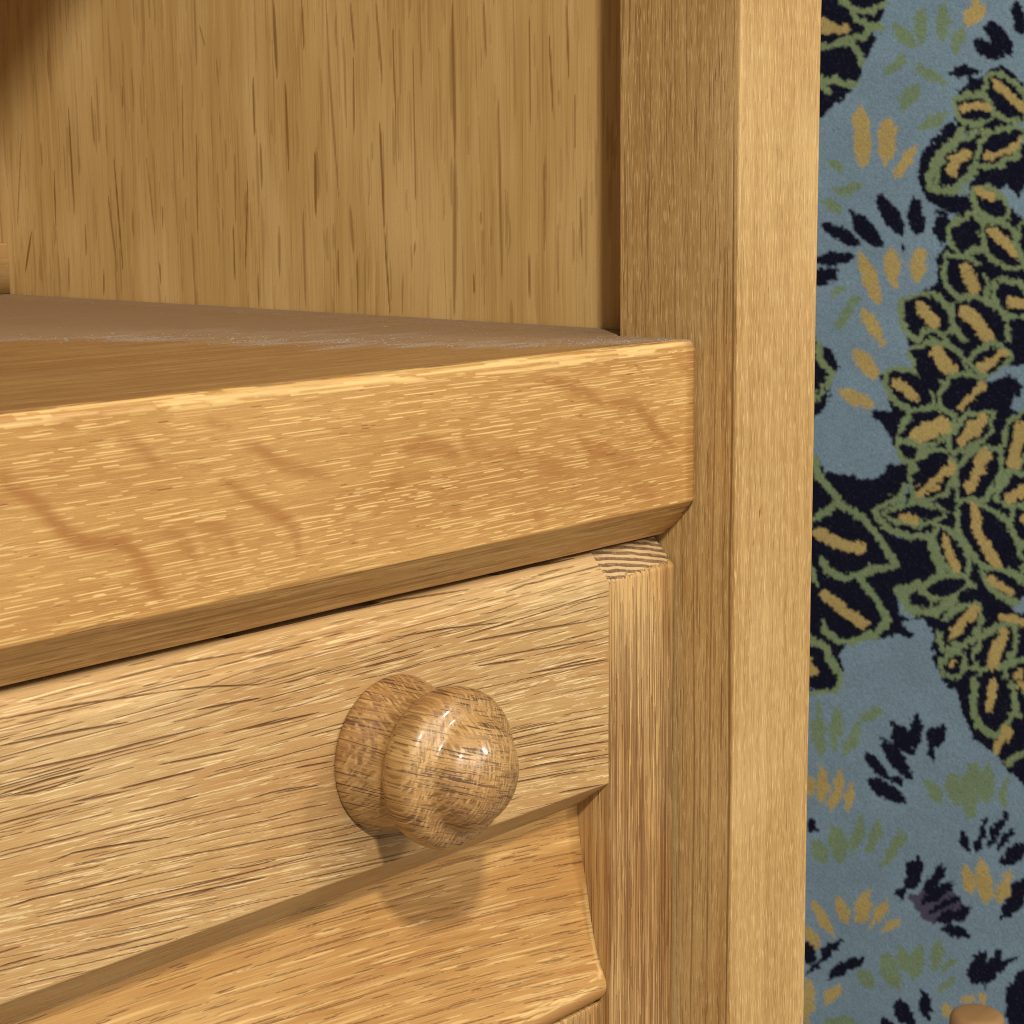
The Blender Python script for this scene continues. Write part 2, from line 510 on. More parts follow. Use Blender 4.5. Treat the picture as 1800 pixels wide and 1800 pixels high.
stp += pores(110, 0, 116, 8, 8 + yb - 22, 8, 30, .35, .7, .2, .5, bend=.3)
fpan = paint(Tp, Spn, stp)
side = sweep('side_panel', pan, Tp, 'z', [M_PANEL], {'pore': fpan}, seed=2., parent=cab, wobble=.12)
side2 = side.copy(); scene.collection.objects.link(side2); side2.name = 'side_panel.001'; side2.location.x = (W - 8.6) * MM

# --- shelf
sp_pts = [(0., 2.4, 2.6), (0., -38.6, .8), (9.8, -48.3, .6), (26., -48.3, 0), (345., -48.3, 0), (345., 3.9, 0), (90., 2.55, 0), (26.6, 2.35, 0)]
sprof = fillet_profile(sp_pts, [.20, .33, 3, 40, 20, 4., 1.4, .8])
Tx = ticks([(W + 36, -212, 20), (-212, -2.6, .45), (-2.6, -0.02, .2)])
Ssh = arclen(sprof)
sfront0 = None
zf = sprof[:, 1]; yf = sprof[:, 0]
# arc length at z on the front face
front = [i for i in range(len(sprof)) if yf[i] < .02 and zf[i] < .6]
s_of_z = lambda z: np.interp(-z, [-zf[i] for i in front], [Ssh[i] for i in front])
C1 = '0,690 70,740 160,780 240,860 330,950 420,1000 520,1000 600,990 660,1040 720,1090 745,1160 46 1|640,1040 700,1120 745,1190 810,1290 52 .7|570,485 650,490 700,530 790,620 40 .8|250,410 380,440 24 .5|480,390 620,440 26 .45|1010,390 1080,410 1150,440 28 .7|1180,510 1270,520 1330,570 1400,610 1500,640 1650,670 40 .85|1100,670 1190,750 1330,830 1420,890 1465,950 1480,1060 40 .85|800,940 880,960 930,1010 975,1110 42 .6|960,900 1080,920 1130,970 1165,1070 42 .6|0,640 60,670 20 .4'
C2 = '950,250 1040,270 1150,310 1250,375 38 .8|1250,350 1400,370 1460,440 1530,530 1600,595 36 .95|240,560 290,610 350,570 440,580 530,625 50 .8|540,540 620,610 46 .6|640,610 780,620 920,650 1000,690 1100,730 56 .5|1110,520 1170,590 1250,600 1320,650 1400,655 46 .8|1380,750 1430,800 1500,845 44 .65|1550,720 1590,790 28 .5|190,690 240,750 44 .5|490,850 540,920 40 .4|890,890 950,980 36 .5|1600,165 1665,190 28 .6'
rays = []
for src, ox, oy in ((C1, 0, 600), (C2, 620, 580)):
    for item in src.split('|'):
        f = item.split()
        pts = []
        for q in f[:-2]:
            x, y = map(float, q.split(','))
            P = unp((ox + x / 2.8125, oy + y / 2.8125), 1, 0.0)
            pts.append((P[0], float(s_of_z(P[2]))))
        sc = FPX / np.linalg.norm(unp((ox + x / 2.8125, oy + y / 2.8125), 1, 0.) - CAM_C)
        rays.append((pts, float(f[-2]) / 2.8125 / 2 / sc * 1.7, float(f[-1])))
fray = soften(paint(Tx, Ssh, rays), 15, 7)
s_end = float(s_of_z(-38.))
end_tone = np.clip((Tx + 6.5) / 5.5, 0, 1)[None, :] ** 1.3 * np.where(Ssh < s_end, .8, .3)[:, None]  # browner towards the right-hand end of the shelf
fray = np.maximum(fray, end_tone * (.75 + .25 * np.sin(Ssh * 4.1))[:, None])
fl = []
s_row = .8
while s_row < s_end:
    t_ = -214 - rng.uniform(0, 10)
    while t_ < 0:
        L = 3 + 15 * rng.random() ** 1.6
        dens = .5 + .5 * math.sin(t_ * .045 + s_row * .35 + 1.2 * math.sin(s_row * .2)) * math.sin(s_row * .23 + t_ * .012)
        if rng.random() < .45 + .5 * dens:
            j_ = rng.normal(0, .13)
            fl.append(([(t_, s_row + j_), (t_ + L * .5, s_row + j_ + rng.normal(0, .06)), (t_ + L, s_row + j_ + rng.normal(-.03, .08))], rng.uniform(.075, .15), rng.uniform(.35, 1.)))
        t_ += L + rng.uniform(.8, 5)
    s_row += rng.uniform(.50, .90)
ffl = paint(Tx, Ssh, fl)
ffl = np.maximum(ffl, paint(Tx, Ssh, pores(120, -212, 0, s_end + .8, s_end + 14, 8, 60, .10, .28, .15, .55, bend=.2)))
# pale grain strokes along the upper arris
ffl = np.maximum(ffl, paint(Tx, Ssh, pores(46, -212, 0, 0.3, 4.5, 12, 60, .2, .5, .3, .85, bend=.2)))
po = pores(150, -212, 0, .5, s_end, 1.0, 4.0, .06, .12, .3, .8) + pores(45, -212, 0, 0, 1.5, 5, 30, .10, .2, .3, .8, bend=.1)
po += pores(70, -212, 0, s_end, s_end + 14, 10, 60, .12, .3, .2, .55, bend=.15)
po += pores(70, -230, 0, Ssh[-1] - 110, Ssh[-1] - 3, 40, 150, .5, 1.1, .10, .32, bend=.5)
ffl = np.maximum(ffl, paint(Tx, Ssh, pores(80, -230, 0, Ssh[-1] - 110, Ssh[-1] - 2, 30, 120, .5, 1.2, .10, .34, bend=.5)))
fpo = paint(Tx, Ssh, po)
# dust lies on the top, thick in the middle, wiped off near the front edge
ytop = np.where(zf > 1.4, yf, -50.)
yq = np.clip(ytop, 0, 400)
xb = np.interp(yq, [0, 2, 9, 26, 40, 57, 84, 110, 140, 170, 230], [-6, -14, -38, -52, -66, -77, -83, -90, -112, -225, -400])
xb = xb + 6 * np.sin(yq * .21) + 4 * np.sin(yq * .53 + 1) + 3 * np.sin(yq * 1.1 + 2)
dx_ = Tx[None, :] - xb[:, None]
on_top = (ytop > 0)[:, None]
dust = np.clip((dx_ + 26) / 60.0, 0, 1) * on_top
lint = np.exp(-((dx_ - 13) / 10.) ** 2) * on_top
lint = np.maximum(lint, .45 * np.exp(-((dx_ - 42) / 14.) ** 2) * on_top * (yq > 60)[:, None])
top_tone = np.clip((ytop[:, None] - 1.0) / 3.0, 0, 1) * np.ones_like(Tx)[None, :]  # top face tinted a darker brown, fading in behind the front arris
edge_lint = np.clip((Tx + 14) / 12, 0, 1)[None, :] * ((zf > 1.2) & (yf < 27))[:, None] * .6
lint = np.maximum(lint, edge_lint); dust = np.maximum(dust, edge_lint)


def shelf_warp(A, B, T):
    # the right-hand end is eased: arris pulled in a little
    k = np.clip((T + 2.6) / 2.58, 0, 1) ** 2.0
    B2 = B - k * np.where(B > 1.0, 1.0, 0) + k * np.where(B < -47, .9, 0)
    A2 = A + k * np.where(A < 4.0, 1.3, 0)
    return A2, B2, T


shelf = sweep('shelf', sprof, Tx, 'x', [M_SHELF], {'pore': fpo, 'fleck': ffl, 'ray': fray, 'dust': dust, 'lint': lint, 'top_tone': top_tone},
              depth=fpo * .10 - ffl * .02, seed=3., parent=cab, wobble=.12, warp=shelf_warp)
# the part of the shelf that runs behind the post up to the side panel
tab = fillet_profile([(27.6, 2.1, .4), (27.6, -48., 0), (345., -48., 0), (345., 3.8, 0)], [20, 40, 20, 3.])
Tt = ticks([(-0.15, 17.4, .8)])
dt = np.ones((len(tab), len(Tt))) * (tab[:, 1] > 1)[:, None]
tabo = sweep('shelf', tab, Tt, 'x', [M_SHELF], {'dust': dt, 'lint': dt * .35, 'top_tone': dt}, seed=3., wobble=.03)
# joined into the shelf as one mesh
import bmesh
bm = bmesh.new(); bm.from_mesh(shelf.data); bm.from_mesh(tabo.data); bm.to_mesh(shelf.data); bm.free()
bpy.data.objects.remove(tabo)
shelf.name = 'shelf'

# loose lint and sawdust lying on the shelf
def shelf_z(y):
    return np.interp(y, [0, 26.6, 90, 345], [2.4, 2.35, 2.55, 3.9])


cand_y = rng.uniform(1.5, 300, 90000) ** 1.0
cand_x = rng.uniform(-150, 17, 90000)
xb_c = np.interp(cand_y, [0, 2, 9, 26, 40, 57, 84, 110, 140, 170, 230], [-6, -14, -38, -52, -66, -77, -83, -90, -112, -225, -400])
dxc = cand_x - xb_c
dens = np.exp(-((dxc - 17) / 14.) ** 2) * (.35 + .65 * (wob(cand_x * 2.2, cand_y * 2.2, 1., 5.) > .1)) + .05 * (dxc > 0)
dens *= np.clip(1.3 - cand_y / 160., .12, 1)
ok = (rng.random(90000) < dens * .55) & ((cand_x < -.6) | (cand_y > 29))
lx, ly = cand_x[ok], cand_y[ok]
nl = len(lx)
sz = rng.uniform(.04, .13, nl) * (1 + 1.2 * (rng.random(nl) < .03))
an = rng.uniform(0, np.pi, nl); el = rng.uniform(1, 2.6, nl)
base = np.stack([lx, ly, shelf_z(ly) - .02], -1)
ca0, sa0 = np.cos(an), np.sin(an)
corner = [(-1, -.5, 0), (1, -.5, 0), (1, .5, 0), (-1, .5, 0), (-.6, -.3, .9), (.6, -.3, .9), (.6, .3, .9), (-.6, .3, .9)]
VV = np.zeros((nl, 8, 3))
for i, (a, b, c_) in enumerate(corner):
    u = a * sz * el; v = b * sz
    VV[:, i] = base + np.stack([u * ca0 - v * sa0, u * sa0 + v * ca0, c_ * sz], -1)
fq = np.array([(0, 1, 5, 4), (1, 2, 6, 5), (2, 3, 7, 6), (3, 0, 4, 7), (4, 5, 6, 7)])
QQ = (np.arange(nl)[:, None, None] * 8 + fq[None]).reshape(-1, 4)
lint_o = link('dust', new_mesh('dust', VV.reshape(-1, 3), QQ, mats=[plain('lint', (.27, .24, .205))], smooth=False), cab, kind='stuff')

# --- carcass that encloses the niche: back, back rail, upper shelf, lower back
cs = lambda nm, prof, T, ax, sd, mt=None: sweep(nm, fillet_profile([(a, b, r) for a, b, r in prof], [12] * len(prof)), T, ax, [mt or M_CASE], seed=sd, parent=cab, wobble=.08)
cs('back_panel', [(346, -846, 0), (356, -846, 0), (356, 355, 0), (346, 355, 0)], ticks([(W + 10, 17.6, 20)]), 'x', 4.)
cs('back_rail', [(326.5, 3.95, 0), (345.5, 4.0, 0), (345.5, 22.8, .6), (326.5, 22.6, .8)], ticks([(W + 10, -40, 20), (-40, 17.8, 1.)]), 'x', 5., M_POST)
cs('top_board', [(0., 330., 1.), (345.6, 330., 0), (345.6, 355., 0), (0., 355., 1.)], ticks([(W + 36, -.4, 20)]), 'x', 6.)

# --- drawer: top rail with chamfers, stile with end grain, scooped panel, turned knob
rp = [(11.5, -49.7, .4), (6.0, -56.2, 1.6), (6.0, -108.2, .7), (16.6, -116.3, .3), (28., -116.3, 0), (28., -49.7, 0)]
rprof = fillet_profile(rp, [.2, .17, .3, 4, 20, 4])
Tr = ticks([(W + 65, -212, 25), (-212, -29.05, .9)])
Sr = arclen(rprof)


def rail_tilt(t, s):
    return -.015 + .13 * np.clip((s - 12) / 40., 0, 1)


def rail_grain(T, S):
    return T, S - .115 * np.clip((S - 8) / 44., 0, 1.1) * np.clip(T + 110, -110, 90) + wob(T, S, .5, 4.)


st = pores(330, -215, -27, 1, 62, 3, 26, .07, .12, .25, .8, tilt=rail_tilt, bend=.12)
st += pores(150, -215, -27, 2, 60, 14, 66, .07, .17, .5, 1., tilt=rail_tilt, bend=.30)
st += pores(60, -215, -27, 62, 78, 6, 40, .10, .2, .2, .5)
# long open pores traced on the photographed rail
tr = '0,1312 120,1288 225,1270|0,1363 70,1350 165,1330 240,1310 360,1280|0,1400 90,1372 160,1355|130,1415 215,1398|210,1392 300,1370 360,1355|280,1348 350,1335 420,1320|90,1525 130,1508 200,1495 300,1480|0,1612 60,1592 140,1575 250,1545|40,1650 180,1622 300,1590 410,1565|330,1588 380,1572 440,1560|380,1572 470,1552|0,1716 80,1694|90,1705 230,1674|350,1248 460,1228|300,1215 360,1208 470,1203|430,1285 560,1255|520,1355 585,1343|490,1400 560,1386|0,1270 150,1240 300,1215|820,1130 930,1110 1040,1092|900,1045 940,1030 980,1022|870,1155 960,1140 1050,1125|900,1335 990,1318 1065,1304|985,1395 1060,1380|930,1185 1068,1160|840,1172 920,1160|960,1000 1040,985|905,1015 970,1000|980,1290 1065,1275|700,1120 790,1105 880,1095|640,1175 740,1150|600,1085 720,1062 850,1040|430,1120 560,1095 700,1065|200,1205 330,1172 450,1150'
for item in tr.split('|'):
    pts = []
    for q in item.split():
        x, y = map(float, q.split(','))
        P = unp((x, y), 1, 6.0)
        i = np.argmin(np.abs(rprof[:, 1] - P[2]) + 50 * (rprof[:, 0] > 13))
        j0 = np.searchsorted(-rprof[:np.argmax(rprof[:, 1] < -109), 1], -P[2])
        pts.append((P[0], float(np.interp(-P[2], -rprof[:np.argmax(rprof[:, 1] < -109), 1], Sr[:np.argmax(rprof[:, 1] < -109)]))))
    st.append((pts, rng.uniform(.16, .25), rng.uniform(.85, 1.)))
frail = paint(Tr, Sr, st)
ffr = paint(Tr, Sr, pores(1100, -215, -27, 2, 60, 3, 18, .06, .14, .35, 1., tilt=rail_tilt, bend=.06))


# a warmer brown patch left of the knob and a few broad brown growth bands
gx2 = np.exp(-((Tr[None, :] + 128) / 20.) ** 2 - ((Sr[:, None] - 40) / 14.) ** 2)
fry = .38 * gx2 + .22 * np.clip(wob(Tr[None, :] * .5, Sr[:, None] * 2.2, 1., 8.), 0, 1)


def rail_warp(A, B, T):
    # lower chamfer rises a little towards the left, as the hand-cut edge does
    k = np.clip(-(T + 29) / 180., 0, 1.2)
    return A, np.where(B < -60, B + 2.2 * k * np.clip((-60 - B) / 48., 0, 1) * np.clip((B + 116.3) / 7.5, 0, 1), B), T


drawer = bpy.data.objects.new('drawer', None)
scene.collection.objects.link(drawer); drawer.parent = cab
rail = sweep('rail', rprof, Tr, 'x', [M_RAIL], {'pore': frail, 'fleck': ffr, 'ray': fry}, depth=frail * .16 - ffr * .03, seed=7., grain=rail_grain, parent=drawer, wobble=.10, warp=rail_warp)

# stile: profile swept across x so that the chamfered top can show its end grain
yp = [(12.6, -49.6, .3), (6.0, -56.3, 1.5), (6.0, -330., 0), (28., -330., 0), (28., -49.6, 0)]
yprof = fillet_profile(yp, [.2, .5, 15, 20, 4])
Ts = ticks([(-29., -4.2, .20), (-4.2, -.5, .20)])
Ss = arclen(yprof)
st = []
for _ in range(760):
    x = rng.uniform(-29, -.6); s = rng.uniform(9.5, 130); L = rng.uniform(6, 45)
    dx = rng.normal(0, .18)
    st.append(([(x, s), (x + dx, s + L / 2), (x + dx * 1.5, s + L)], rng.uniform(.09, .19), rng.uniform(.3, .95)))
fst = paint(Ts, Ss, st)
fst[Ss < 8.2, :] = 0


def stile_warp(A, B, T):
    k = np.clip((T + 2.6) / 2.1, 0, 1)
    r = 1.7 * (1 - np.sqrt(np.clip(1 - k ** 2, 0, 1)))
    return A + np.where(A < 20, r, 0), B, T


jag = 8.7 + .55 * np.sin(Ts * 2.3) * np.sin(Ts * .71 + 1) + .5 * np.sin(Ts * 5.1 + 2) * np.sin(Ts * 1.3) + rng.normal(0, .12, len(Ts)) - .9 * (Ts + 15) / 14.
top_m = Ss[:, None] < jag[None, :]
fm = (top_m[:, :-1] & top_m[:, 1:]).astype(int)
stile = sweep('stile', yprof, Ts, 'x', [M_STILE, M_END], {'pore': fst}, depth=fst * .08, seed=8.,
              grain=lambda T, S: (np.where(top_m, T, S), np.where(top_m, S, T + wob(S, T, .5, 2.))), parent=drawer, wobble=.07,
              face_mat=fm, warp=stile_warp)

# scooped panel: deep under the rail, sweeping forward to a lip
cp = [(16.2, -115.5), (16.2, -117.5), (15.7, -122.8), (14.7, -129.5), (13.4, -136.), (12.4, -142.5), (11.2, -149.), (9.9, -154.), (8.6, -157.6), (7.5, -159.8),
      (6.9, -161.2), (6.75, -162.6), (6.9, -164.0), (7.6, -165.4), (9.0, -166.6), (10.2, -167.4)]
cpp = []
ca = np.array(cp); cs_ = arclen(ca)
ss = np.arange(0, cs_[-1], .2)
cy = np.interp(ss, cs_, ca[:, 0]); cz = np.interp(ss, cs_, ca[:, 1])
ker = np.ones(9) / 9
cy2 = np.convolve(np.pad(cy, 4, 'edge'), ker, 'valid')
cpp = np.stack([cy2, cz], 1)
cpp = np.vstack([cpp, [[26, -167.4], [26, -115.5]]])
Tc = ticks([(W + 65, -212, 25), (-212, -29.1, .9)])
Sc = arclen(cpp)


def sc_tilt(t, s):
    return .05 + .10 * np.clip((t + 200) / 170., 0, 1) + .03 * (s - 20) / 30


st = pores(620, -215, -28, 0, 47, 4, 22, .08, .16, .35, .9, tilt=sc_tilt, bend=.05)
st += pores(60, -215, -28, 0, 47, 14, 50, .09, .16, .3, .7, tilt=sc_tilt, bend=.15)
fsc = paint(Tc, Sc, st)
fsl = paint(Tc, Sc, pores(230, -215, -28, 5, 47, 6, 30, .12, .32, .2, .7, tilt=sc_tilt, bend=.1) + pores(60, -215, -28, 45.3, 47.5, 3, 12, .2, .45, .4, .9))
fsl = np.maximum(fsl, paint(Tc, Sc, [([(-29.6, 18), (-29.5, 30), (-29.7, 40), (-29.9, 45)], .55, .7), ([(-30.4, 44), (-31.5, 46)], .6, .6)]))
panel = sweep('panel', cpp, Tc, 'x', [M_SCOOP], {'pore': fsc, 'fleck': fsl, 'ray': np.repeat((np.clip((Sc - 48.2) / 1.0, 0, 1) * .6)[:, None], len(Tc), 1)},
              depth=fsc * .08, seed=9., grain=lambda T, S: (T, S - .12 * (T + 120) * (.5 + S / 60)), parent=drawer, wobble=.12)
# vertical board under the lip
bprof = fillet_profile([(8.6, -167.5, .4), (8.6, -330., 0), (26., -330., 0), (26., -167.5, 0)], [1., 20, 20, 20])
Tb = ticks([(W + 65, -212, 25), (-212, -29.1, .3)])
Sb = arclen(bprof)
st = []
for _ in range(400):
    x = rng.uniform(-80, -29); s = rng.uniform(-2, 14); L = rng.uniform(4, 30)
    st.append(([(x, s), (x + .1, s + L)], rng.uniform(.12, .24), rng.uniform(.25, .75)))
lower = sweep('lower_board', bprof, Tb, 'x', [M_STILE], {'pore': paint(Tb, Sb, st)}, seed=10., grain=lambda T, S: (S, T), parent=drawer, wobble=.05)

# knob, turned: base flare, waist, ring, shallow valley, central boss
KX, KZ, KY = -106.0, -82.0, 6.0
kp = [(6.15, 0), (6.1, 17.0), (5.6, 17.5), (4.6, 17.4), (3.0, 16.9), (.6, 15.7), (-2.0, 14.4), (-4.2, 13.6), (-5.5, 14.1), (-6.7, 15.5), (-8.2, 16.7), (-10.0, 17.4), (-12.0, 17.6),
      (-14.0, 17.4), (-15.4, 16.7), (-16.4, 15.6), (-17.0, 14.3), (-17.4, 13.1), (-18.3, 12.1), (-20.2, 11.4), (-22.0, 10.4),
      (-23.8, 8.7), (-25.2, 6.4), (-26.1, 3.7), (-26.4, 1.6), (-26.4, 0)]
ka = np.array(kp); kl = arclen(ka)
q = np.concatenate([[0, kl[1] * .5], np.arange(kl[1], kl[-1], .45), [kl[-1]]])
# smooth resample (Catmull-like through repeated averaging)
ky = np.interp(q, kl, ka[:, 0]); kr = np.interp(q, kl, ka[:, 1])
for _ in range(2):
    ky[3:-1] = .25 * ky[2:-2] + .5 * ky[3:-1] + .25 * ky[4:]; kr[3:-1] = .25 * kr[2:-2] + .5 * kr[3:-1] + .25 * kr[4:]
NA = 128
ang = np.arange(NA) * 2 * np.pi / NA
V = np.stack([KX + kr[:, None] * np.cos(ang), np.repeat(ky[:, None], NA, 1), KZ + kr[:, None] * np.sin(ang)], -1)
idx = np.arange(len(q) * NA).reshape(len(q), NA)
Q = np.stack([idx[:-1], np.roll(idx, -1, 1)[:-1], np.roll(idx, -1, 1)[1:], idx[1:]], -1).reshape(-1, 4)
Vf = V.reshape(-1, 3)
gx, gy, gz = Vf[:, 0] - KX, Vf[:, 1], Vf[:, 2] - KZ
g3 = np.stack([gx * .95 - .3 * gz, gz + .34 * gx, gy * .03], -1)
# short crossing pores where the turning cuts the end grain
kme = new_mesh('knob', Vf, Q, attrs={'grain': g3}, mats=[M_KNOB])
knob = link('knob', kme, drawer)

# ------------------------------------------------------------------ patterned carpet hung behind
CX = 1000.0


def carpet_cols():
    yy = ticks([(-700, 330, 9), (330, 650, 1.15), (650, 1700, 9)])
    zz = ticks([(-846, -730, 6), (-730, 215, 1.15), (215, 900, 9)])
    return yy, zz


BLUE, NAVY, GREEN, GOLD, PETAL, PURP = 0, 1, 2, 3, 4, 5
COLS = np.array([(.195, .285, .365), (.005, .0055, .018), (.20, .265, .135), (.44, .33, .125), (.185, .255, .155), (.075, .068, .11)])
H = 3.0
shapes = []          # (kind, colour, data) in photo pixels


def off(x, y, k):
    return (1400 + x / H, y / H + (0, 600, 1200)[k])


def P(k, col, pts):
    shapes.append(('poly', col, [off(x, y, k) for x, y in pts]))


def Lp(k, col, w, pts):
    shapes.append(('line', col, [off(x, y, k) for x, y in pts], w / H / 2 * (.86 if col == GREEN else 1.)))


def leaf(k, x0, y0, x1, y1, w, gold=None):
    """navy leaf with its green outline"""
    shapes.append(('leaf', GREEN, [off(x0, y0, k), off(x1, y1, k)], w / H / 2 + 11, 9))
    shapes.append(('leaf', NAVY, [off(x0, y0, k), off(x1, y1, k)], w / H / 2, 0))
    if gold:
        Lp(k, GOLD, gold[-1], [(gold[i], gold[i + 1]) for i in range(0, len(gold) - 1, 2)])


def petals(k, col, txt):
    for it in txt.split():
        x0, y0, x1, y1, w = map(float, it.split(','))
        shapes.append(('leaf', col, [off(x0, y0, k), off(x1, y1, k)], w / H / 2, 0))


# upper third
P(0, NAVY, [(60, -30), (460, -30), (465, 80), (440, 110), (430, 160), (385, 300), (355, 315), (330, 400), (300, 450), (220, 540), (130, 620), (60, 660)])
Lp(0, GREEN, 42, [(240, 0), (300, 50), (400, 60), (460, 10)]); Lp(0, GREEN, 38, [(290, 40), (310, 90), (410, 150), (440, 140)])
Lp(0, GREEN, 42, [(120, 252), (220, 230), (330, 190), (400, 160)]); Lp(0, GREEN, 40, [(300, 230), (350, 300), (340, 330)])
Lp(0, GREEN, 42, [(110, 425), (210, 410), (230, 440), (310, 440)]); Lp(0, GREEN, 40, [(120, 440), (175, 490)])
Lp(0, GOLD, 52, [(120, 110), (190, 145), (250, 150)]); Lp(0, GOLD, 40, [(140, 160), (190, 140)])
petals(0, PETAL, '650,20,655,240,72 770,0,770,230,66 505,130,630,250,76 870,120,825,300,56 570,280,465,405,62 610,345,790,435,52 655,440,540,580,74 630,680,810,595,66 190,1010,360,970,56 140,835,260,895,52 130,1045,245,1125,56 185,1580,255,1490,40 205,1740,295,1580,54 270,1600,350,1565,36')
petals(0, GOLD, '990,0,885,130,80 335,545,350,900,100 485,600,470,880,92 640,755,510,945,56 330,1325,435,1600,84 500,1295,515,1530,84 660,1300,625,1485,88 335,1620,465,1810,70')
petals(0, NAVY, '1000,100,1140,305,92 930,215,1095,305,76 1160,0,1180,190,72 785,380,970,370,62 905,400,950,450,44 415,1010,570,1250,88 275,1115,455,1310,92 610,1025,645,1250,92 770,1100,760,1290,80 130,1175,355,1305,70 80,1375,305,1350,72 60,1490,225,1420,90 560,1290,560,1325,24')
# dense foliage down the right
P(0, NAVY, [(860, 470), (960, 400), (1060, 350), (1130, 370), (1190, 440), (1320, 470), (1320, 1830), (600, 1830), (530, 1610), (640, 1540), (740, 1490), (740, 1330), (810, 1290), (830, 1130), (900, 1100), (930, 900), (960, 780), (830, 640)])
P(0, BLUE, [(1120, 620), (1200, 580), (1320, 560), (1320, 800), (1190, 760), (1150, 680)])
leaf(0, 1000, 405, 1200, 630, 150, (1045, 445, 1110, 490, 1190, 570, 48)); leaf(0, 845, 540, 1020, 610, 135, (885, 570, 990, 560, 48))
Lp(0, NAVY, 95, [(820, 690), (720, 800), (680, 930), (720, 1020), (800, 1060), (880, 1080)])
Lp(0, GREEN, 42, [(870, 680), (760, 800), (690, 930), (700, 990), (780, 1010), (880, 990)])
leaf(0, 990, 700, 740, 985, 130, (895, 815, 830, 860, 820, 900, 56)); leaf(0, 1180, 690, 960, 860, 140, (1180, 745, 1110, 800, 1010, 830, 36))
Lp(0, NAVY, 95, [(950, 980), (1040, 940), (1140, 920), (1160, 1010)])
P(0, BLUE, [(1040, 1010), (1110, 975), (1170, 1040), (1260, 880), (1320, 900), (1320, 1160), (1190, 1150), (1100, 1090)])
leaf(0, 940, 1000, 1100, 1140, 110, (960, 1010, 1040, 1040, 42)); leaf(0, 930, 1140, 860, 1330, 160)
leaf(0, 990, 1180, 1190, 1400, 150, (1030, 1215, 1090, 1270, 1160, 1350, 52)); leaf(0, 790, 1370, 990, 1560, 170, (890, 1410, 915, 1470, 945, 1530, 62))
Lp(0, NAVY, 60, [(980, 1420), (1060, 1425)]); leaf(0, 1060, 1480, 1200, 1660, 140, (1130, 1590, 1210, 1600, 50))
leaf(0, 560, 1590, 800, 1750, 215, (650, 1615, 685, 1660, 730, 1700, 62)); leaf(0, 830, 1600, 1100, 1810, 205, (890, 1640, 950, 1690, 1010, 1780, 72))
leaf(0, 1190, 1180, 1330, 1420, 150, (1240, 1240, 1300, 1340, 50)); leaf(0, 640, 1800, 790, 1810, 90)
# middle third
P(1, NAVY, [(40, -60), (130, 10), (200, 60), (225, 130), (190, 170), (170, 280), (140, 360), (85, 410), (40, 420)])
Lp(1, GREEN, 38, [(105, 10), (130, 110), (185, 170), (150, 240), (80, 310)])
petals(1, GOLD, '300,25,440,215,80 205,245,415,350,80 450,-20,465,40,36')
P(1, NAVY, [(590, 0), (1320, 0), (1320, 1830), (800, 1830), (740, 1750), (720, 1540), (700, 1400), (640, 1270), (740, 1190), (700, 1040), (540, 1020), (400, 900), (450, 850), (560, 840), (600, 740), (590, 640), (530, 600), (470, 470), (430, 380), (500, 370), (470, 250), (440, 180), (600, 130)])
P(1, NAVY, [(40, 590), (110, 620), (150, 690), (250, 690), (330, 725), (420, 705), (510, 640), (600, 640), (600, 720), (540, 830), (440, 860), (395, 900), (540, 1040), (680, 1045), (740, 1190), (640, 1270), (515, 1300), (540, 1440), (610, 1460), (560, 1500), (630, 1540), (600, 1575), (530, 1545), (430, 1560), (370, 1575), (250, 1620), (225, 1640), (240, 1740), (230, 1830), (40, 1830)])
for w, pts in ((44, [(80, 610), (140, 740), (210, 830), (240, 860), (180, 875), (60, 945)]), (44, [(255, 875), (350, 930), (440, 1040), (520, 1180), (420, 1200), (330, 1230), (250, 1245), (160, 1210), (130, 1155)]),
               (40, [(330, 1250), (410, 1340), (480, 1470), (400, 1550), (280, 1595), (210, 1570), (150, 1530), (140, 1480)]), (36, [(70, 1190), (105, 1265)]), (46, [(50, 1560), (150, 1610), (200, 1720), (245, 1810)]),
               (42, [(560, 760), (545, 810), (470, 850), (410, 900), (480, 985), (600, 1030), (690, 1020), (720, 1130), (760, 1210), (650, 1280), (530, 1310), (590, 1420), (700, 1440), (830, 1370), (930, 1290)])):
    Lp(1, GREEN, w, pts)
Lp(1, GOLD, 58, [(105, 1010), (200, 1060), (330, 1090)]); Lp(1, GOLD, 58, [(150, 1340), (250, 1415), (350, 1490)]); Lp(1, GOLD, 52, [(50, 1680), (90, 1760)])
Lp(1, NAVY, 60, [(430, 390), (520, 420), (550, 440)])
leaf(1, 600, 50, 900, 170, 170, (735, 50, 760, 100, 810, 140, 72)); leaf(1, 930, 110, 1120, 80, 130, (980, 130, 1080, 60, 46)); leaf(1, 480, 170, 710, 330, 165, (530, 220, 570, 250, 620, 290, 58))
Lp(1, NAVY, 66, [(650, 130), (700, 200), (730, 240)]); leaf(1, 780, 350, 950, 190, 150)
P(1, BLUE, [(980, 200), (1110, 140), (1320, 110), (1320, 370), (1160, 370), (1100, 310), (1140, 230), (1090, 220), (1030, 245)])
Lp(1, NAVY, 120, [(960, 280), (1050, 270), (1120, 240)]); Lp(1, NAVY, 80, [(860, 380), (960, 350), (1100, 330)]); Lp(1, GOLD, 48, [(870, 340), (930, 280), (980, 230)])
leaf(1, 550, 510, 820, 390, 165, (640, 500, 700, 470, 770, 440, 88)); leaf(1, 810, 570, 1020, 380, 115, (870, 530, 930, 460, 980, 400, 60)); leaf(1, 540, 550, 650, 610, 70)
leaf(1, 630, 820, 800, 590, 185, (650, 800, 740, 730, 810, 660, 56)); leaf(1, 870, 830, 1050, 570, 185, (910, 770, 950, 680, 990, 590, 56)); leaf(1, 1230, 360, 1100, 680, 130, (1190, 450, 1150, 560, 1140, 640, 66))
